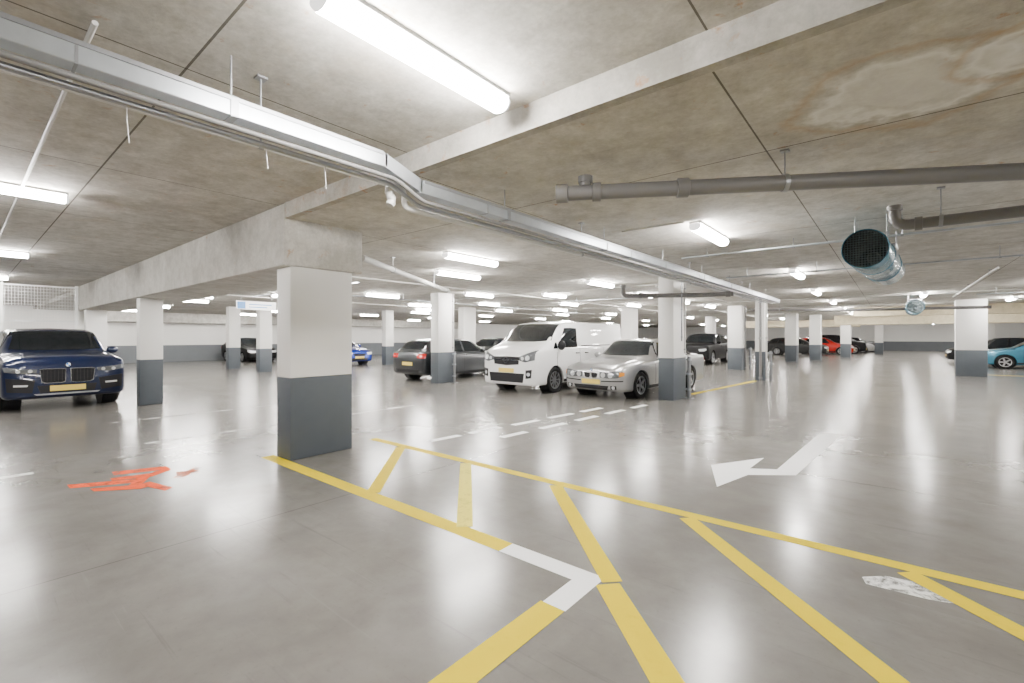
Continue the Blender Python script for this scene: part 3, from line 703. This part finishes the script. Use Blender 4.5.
VAN = dict(L=4.96, W=1.92, r=.345, wx=(.93, 4.03), gap=.05, van=True, spokes=10, st=[
    (0, .30, .92, .99, .70, .70, .58), (.05, .24, 1.03, 1.10, .83, .83, .71), (.18, .22, 1.11, 1.20, .915, .905, .79), (.5, .22, 1.18, 1.31, .95, .935, .81), (.70, .22, 1.2, 1.38, .96, .95, .81), (.88, .22, 1.21, 1.50, .96, .95, .81), (1.34, .22, 1.23, 1.83, .96, .95, .82), (1.55, .22, 1.23, 1.915, .96, .95, .83),
    (2.0, .22, 1.23, 1.955, .96, .95, .845), (3.5, .22, 1.23, 1.96, .96, .955, .855), (4.82, .22, 1.23, 1.96, .96, .955, .855), (4.93, .26, 1.21, 1.94, .95, .945, .84), (4.96, .33, 1.16, 1.89, .92, .91, .80)],
    ws=(1.37, 1.87, .84, .74), sw=[((1.12, 2.08, 1.2), (1.48, 2.08, 1.75)), ((.86, 1.06, 1.18), (1.0, 1.06, 1.35))], mz=1.28, mx=1.1, hand=[(1.95, 1.06), (2.45, 1.06)], seam=[1.0, 2.18, 3.6], mirm=M['black'], handm=M['black'])
HATCH = dict(L=4.3, W=1.79, r=.32, wx=(.84, 3.46), st=[
    (0, .27, .60, .66, .62, .62, .50), (.07, .21, .68, .75, .78, .78, .64), (.28, .19, .76, .85, .86, .85, .71), (.8, .18, .85, .94, .89, .875, .75), (1.15, .18, .90, .99, .895, .88, .74), (1.28, .18, .91, 1.06, .895, .88, .71),
    (1.8, .18, .93, 1.35, .895, .88, .62), (2.0, .18, .94, 1.42, .895, .88, .61), (2.5, .18, .96, 1.45, .895, .88, .62), (3.3, .18, .99, 1.43, .895, .88, .61), (3.75, .18, 1.01, 1.385, .89, .875, .60), (3.88, .19, 1.01, 1.33, .885, .87, .61), (4.14, .22, 1.0, 1.07, .87, .86, .69), (4.26, .28, .92, .98, .84, .84, .69), (4.3, .35, .84, .89, .77, .77, .63)],
    ws=(1.02, 1.39, .76, .565), rg=(1.09, 1.345, .68, .54), sw=[((1.6, 2.42, .975), (1.97, 2.42, 1.35)), ((2.5, 3.4, .99), (2.5, 3.3, 1.35)), ((3.46, 3.8, 1.03), (3.38, 3.62, 1.32))], mz=1.01, mx=1.6, hand=[(2.2, .88), (3.0, .9)], seam=[1.4, 2.46])
def std_front(c, lz, gz, iz, lw=(.42, .82)):
    c.both('front', [(lw[0], lz+.06), (lw[1]-.12, lz+.085), (lw[1], lz+.09)], [(lw[0]+.04, lz-.05), (lw[1]-.1, lz-.05), (lw[1], lz)], M['lamp'], 'headlight', off=.01)
    c.patch('front', [(-.36, gz+.06), (.36, gz+.06)], [(-.32, gz-.06), (.32, gz-.06)], M['black'], 'grille', off=.008)
    c.patch('front', [(-.5, iz+.07), (.5, iz+.07)], [(-.45, iz-.06), (.45, iz-.06)], M['black'], 'lower_intake', off=.008)
    c.plate('front', iz+.11)
def std_rear(c, lz, w=(.5, .85), pz=.6):
    c.both('rear', [(w[0], lz+.07), (w[1]-.04, lz+.08), (w[1], lz+.07)], [(w[0]+.02, lz-.06), (w[1]-.04, lz-.07), (w[1], lz-.06)], M['tail'], 'tail_light', off=.012)
    c.plate('rear', pz)
    c.patch('rear', [(-.62, .42), (.62, .42)], [(-.58, .33), (.58, .33)], M['black'], 'rear_bumper_trim', off=.01)
def kidney(c, y0, y1, z0, z1, rim=.018, rm='chrome'):
    for s in (-1, 1):
        for (g, m, nm, off) in ((0, M[rm], 'grille_surround', .012), (rim, M['black'], 'grille', .02)):
            a, b, lo, hi = y0+g, y1-g, z0+g, z1-g
            e = min(.05, (b-a)*.2)
            c.patch('front', [(s*(a), hi-.01), (s*(a+e), hi), (s*(b-e), hi), (s*b, hi-.015)], [(s*(a+.01), lo+.02), (s*(a+e), lo), (s*(b-e*1.6), lo), (s*(b-e*.5), lo+.03)], m, nm, off=off)
def circ(y, z, q):
    return [(y+q*math.cos(PI-PI*k/8), z+q*math.sin(PI-PI*k/8)) for k in range(9)], [(y+q*math.cos(PI+PI*k/8), z+q*math.sin(PI+PI*k/8)) for k in range(9)]
def disc(c, y, z, r, m, name, off):
    t, b = circ(y, z, r); return c.patch('front', t, b, m, name, off=off, nu=8, nv=6)
def roundel(c, z, r):
    disc(c, 0, z, r, M['black'], 'badge', .012); disc(c, 0, z, r*.72, M['badgewhite'], 'badge_disc', .015)
    q = r*.7
    c.patch('front', [(0, z+q), (q*.72, z+q*.72)], [(0, z), (q, z)], M['badge'], 'badge_quarter', off=.018, nu=3, nv=3)
    c.patch('front', [(-q, z), (0, z)], [(-q*.72, z-q*.72), (0, z-q)], M['badge'], 'badge_quarter', off=.018, nu=3, nv=3)
def front_suv(c):
    kidney(c, .03, .42, .56, .86, .010, 'darkchrome')
    for s in (-1, 1):
        for k in range(6):
            y = s*(.085+.055*k); c.patch('front', [(y-.007, .83), (y+.007, .83)], [(y-.007, .60), (y+.007, .60)], M['black'], 'grille_slat', off=.03, nu=1, nv=3)
    c.both('front', [(.45, .85), (.66, .865), (.91, .905)], [(.46, .785), (.66, .77), (.89, .81)], M['lampdark'], 'headlight', off=.012)
    for y in (.55, .72):
        for s in (-1, 1): disc(c, s*y, .817, .033, M['lamp'], 'headlight_ring', .018)
    c.both('front', [(.48, .63), (.88, .69)], [(.52, .38), (.86, .42)], M['black'], 'corner_intake', off=.008)
    c.both('front', [(.58, .545), (.78, .555)], [(.59, .51), (.78, .52)], M['lamp'], 'fog_light', off=.014, nu=4, nv=2)
    c.patch('front', [(-.45, .52), (.45, .52)], [(-.41, .37), (.41, .37)], M['black'], 'lower_intake', off=.008)
    c.patch('front', [(-.5, .355), (.5, .355)], [(-.46, .325), (.46, .325)], M['steel'], 'skid_plate', off=.012, nv=2)
    c.plate('front', .455, .27, .055)
    roundel(c, .925, .05)
def front_saloon(c):
    kidney(c, .012, .20, .51, .645, .014)
    c.both('front', [(.25, .655), (.5, .665), (.73, .69), (.81, .68)], [(.26, .525), (.5, .515), (.73, .535), (.81, .58)], M['lampdark'], 'headlight', off=.012)
    for y in (.35, .55):
        for s in (-1, 1): disc(c, s*y, .59, .062, M['lamp'], 'headlight_ring', .02)
    c.both('front', [(.76, .675), (.83, .665)], [(.76, .565), (.83, .59)], M['amber'], 'turn_signal', off=.015, nu=4, nv=3)
    c.patch('front', [(-.5, .34), (.5, .34)], [(-.46, .25), (.46, .25)], M['black'], 'lower_intake', off=.008)
    c.both('front', [(.55, .345), (.70, .35)], [(.56, .26), (.70, .27)], M['black'], 'corner_intake', off=.008, nu=4, nv=3)
    for s in (-1, 1): disc(c, s*.63, .305, .04, M['lamp'], 'fog_light', .014)
    c.both('front', [(.3, .455), (.82, .475)], [(.3, .43), (.82, .45)], M['black'], 'bumper_strip', off=.012, nv=2)
    c.plate('front', .425, .26, .055)
    roundel(c, .70, .034)
def front_van(c):
    c.both('front', [(.44, .985), (.64, 1.06), (.87, 1.15)], [(.44, .89), (.64, .84), (.87, .90)], M['lampdark'], 'headlight', off=.012)
    for s in (-1, 1):
        disc(c, s*.55, .935, .044, M['lamp'], 'headlight_ring', .018); disc(c, s*.70, .955, .062, M['lamp'], 'headlight_ring', .018)
    c.patch('front', [(-.44, .98), (0, .99), (.44, .98)], [(-.42, .78), (0, .75), (.42, .78)], M['black'], 'grille', off=.01)
    c.patch('front', [(-.43, .905), (.43, .905)], [(-.43, .88), (.43, .88)], M['chrome'], 'grille_bar', off=.02, nv=2)
    disc(c, 0, .89, .085, M['chrome'], 'badge', .03); disc(c, 0, .89, .062, M['black'], 'badge_field', .035)
    c.patch('front', [(-.057, .903), (.057, .903)], [(-.057, .877), (.057, .877)], M['chrome'], 'badge_bar', off=.04, nu=3, nv=2)
    c.patch('front', [(-.60, .55), (.60, .55)], [(-.56, .31), (.56, .31)], M['black'], 'lower_intake', off=.008)
    c.both('front', [(.65, .64), (.82, .66)], [(.65, .42), (.80, .44)], M['black'], 'corner_intake', off=.008)
    for s in (-1, 1): disc(c, s*.73, .535, .045, M['lamp'], 'fog_light', .014)
    c.plate('front', .62, .26, .055)
    c.both('side', [(1.5, .62), (3.5, .62)], [(1.5, .54), (3.5, .54)], M['vanwhite'], 'side_rub_strip', off=.018, nv=2)
    c.both('side', [(2.3, 1.26), (4.7, 1.26)], [(2.3, 1.235), (4.7, 1.235)], M['black'], 'sliding_door_rail', off=.003, nv=1)
def spec(base, **k): d = dict(base); d.update(k); return d
R90 = PI/2
c = CarBuilder(spec(SUV, rimm=M['alloydark']), M['navy'], (-13.2-2.355, 1.45, 0), PI+.02, 'navy blue car at the left edge, facing the camera beside a column')
c.common(); front_suv(c); std_rear(c, .95, pz=.75)
c = CarBuilder(SEDAN, M['silver'], (-5.45, 12.25, 0), R90-math.radians(5), 'silver saloon car parked between the white van and a column')
c.common(); front_saloon(c); std_rear(c, .82)
c = CarBuilder(VAN, M['vanwhite'], (-7.92, 9.35+2.48, 0), R90, 'white panel van parked beside the silver saloon', 'van', 'van')
c.common(); front_van(c); std_rear(c, 1.2, (.76, .88), .6)
c = CarBuilder(spec(HATCH, rimm=M['alloydark']), M['darkgrey'], (-12.65, 9.75+2.15, 0), -R90, 'dark grey hatchback with red tail lights seen from behind')
c.common(); std_front(c, .64, .56, .32); std_rear(c, .86)
c = CarBuilder(spec(SEDAN), M['carbrown'], (-17.2, 19.2, 0), R90, 'dark car half hidden between the hatchback and the white van')
c.common(); std_front(c, .6, .56, .32); std_rear(c, .84)
c = CarBuilder(spec(SUV), M['carblack'], (-8.5, 28, 0), R90, 'black estate car behind the silver saloon')
c.common(); std_front(c, .78, .64, .36); std_rear(c, .95, pz=.75)
c = CarBuilder(HATCH, M['brightblue'], (-23.8, 13.6, 0), PI, 'bright blue car far away right of the nearest column')
c.common(); std_front(c, .62, .56, .32); std_rear(c, .84)
c = CarBuilder(HATCH, M['carblack'], (-31, 11.7, 0), PI, 'small dark car between two far columns left of the nearest column')
c.common(); std_front(c, .62, .56, .32); std_rear(c, .84)
c = CarBuilder(HATCH, M['tealcar'], (5.4, 32.2, 0), 0, 'light blue car at the right edge')
c.common(); std_front(c, .62, .56, .32); std_rear(c, .84)
c = CarBuilder(HATCH, M['carblack'], (4.6, 37.2, 0), 0, 'small dark car left of the light blue car beside the rightmost column')
c.common(); std_front(c, .62, .56, .32); std_rear(c, .84)
for x, y, pm, sp_, lb in ((-6.1, 44.5, M['carbrown'], HATCH, 'charcoal car nearest in the distant row of parked cars'), (-4.6, 48, M['carred'], HATCH, 'red car in the distant row of parked cars'),
                          (-4.1, 51.5, M['carblack'], SUV, 'black tall car just beyond the red one in the distant row'), (-3.4, 55, M['silver'], HATCH, 'silver small car in the distant row of parked cars'),
                          (-2.9, 59, M['carblack'], HATCH, 'black low car, farthest of the distant row')):
    c = CarBuilder(sp_, pm, (x, y, 0), PI, lb, group='distant row of parked cars')
    c.common(); std_front(c, .62 if sp_ is HATCH else .78, .56 if sp_ is HATCH else .64, .32); std_rear(c, .84)
# ------------------------------------------------------------------ world
w = bpy.data.worlds.new('world'); SC.world = w; w.use_nodes = True
w.node_tree.nodes['Background'].inputs[0].default_value = (.8, .82, .85, 1); w.node_tree.nodes['Background'].inputs[1].default_value = .3
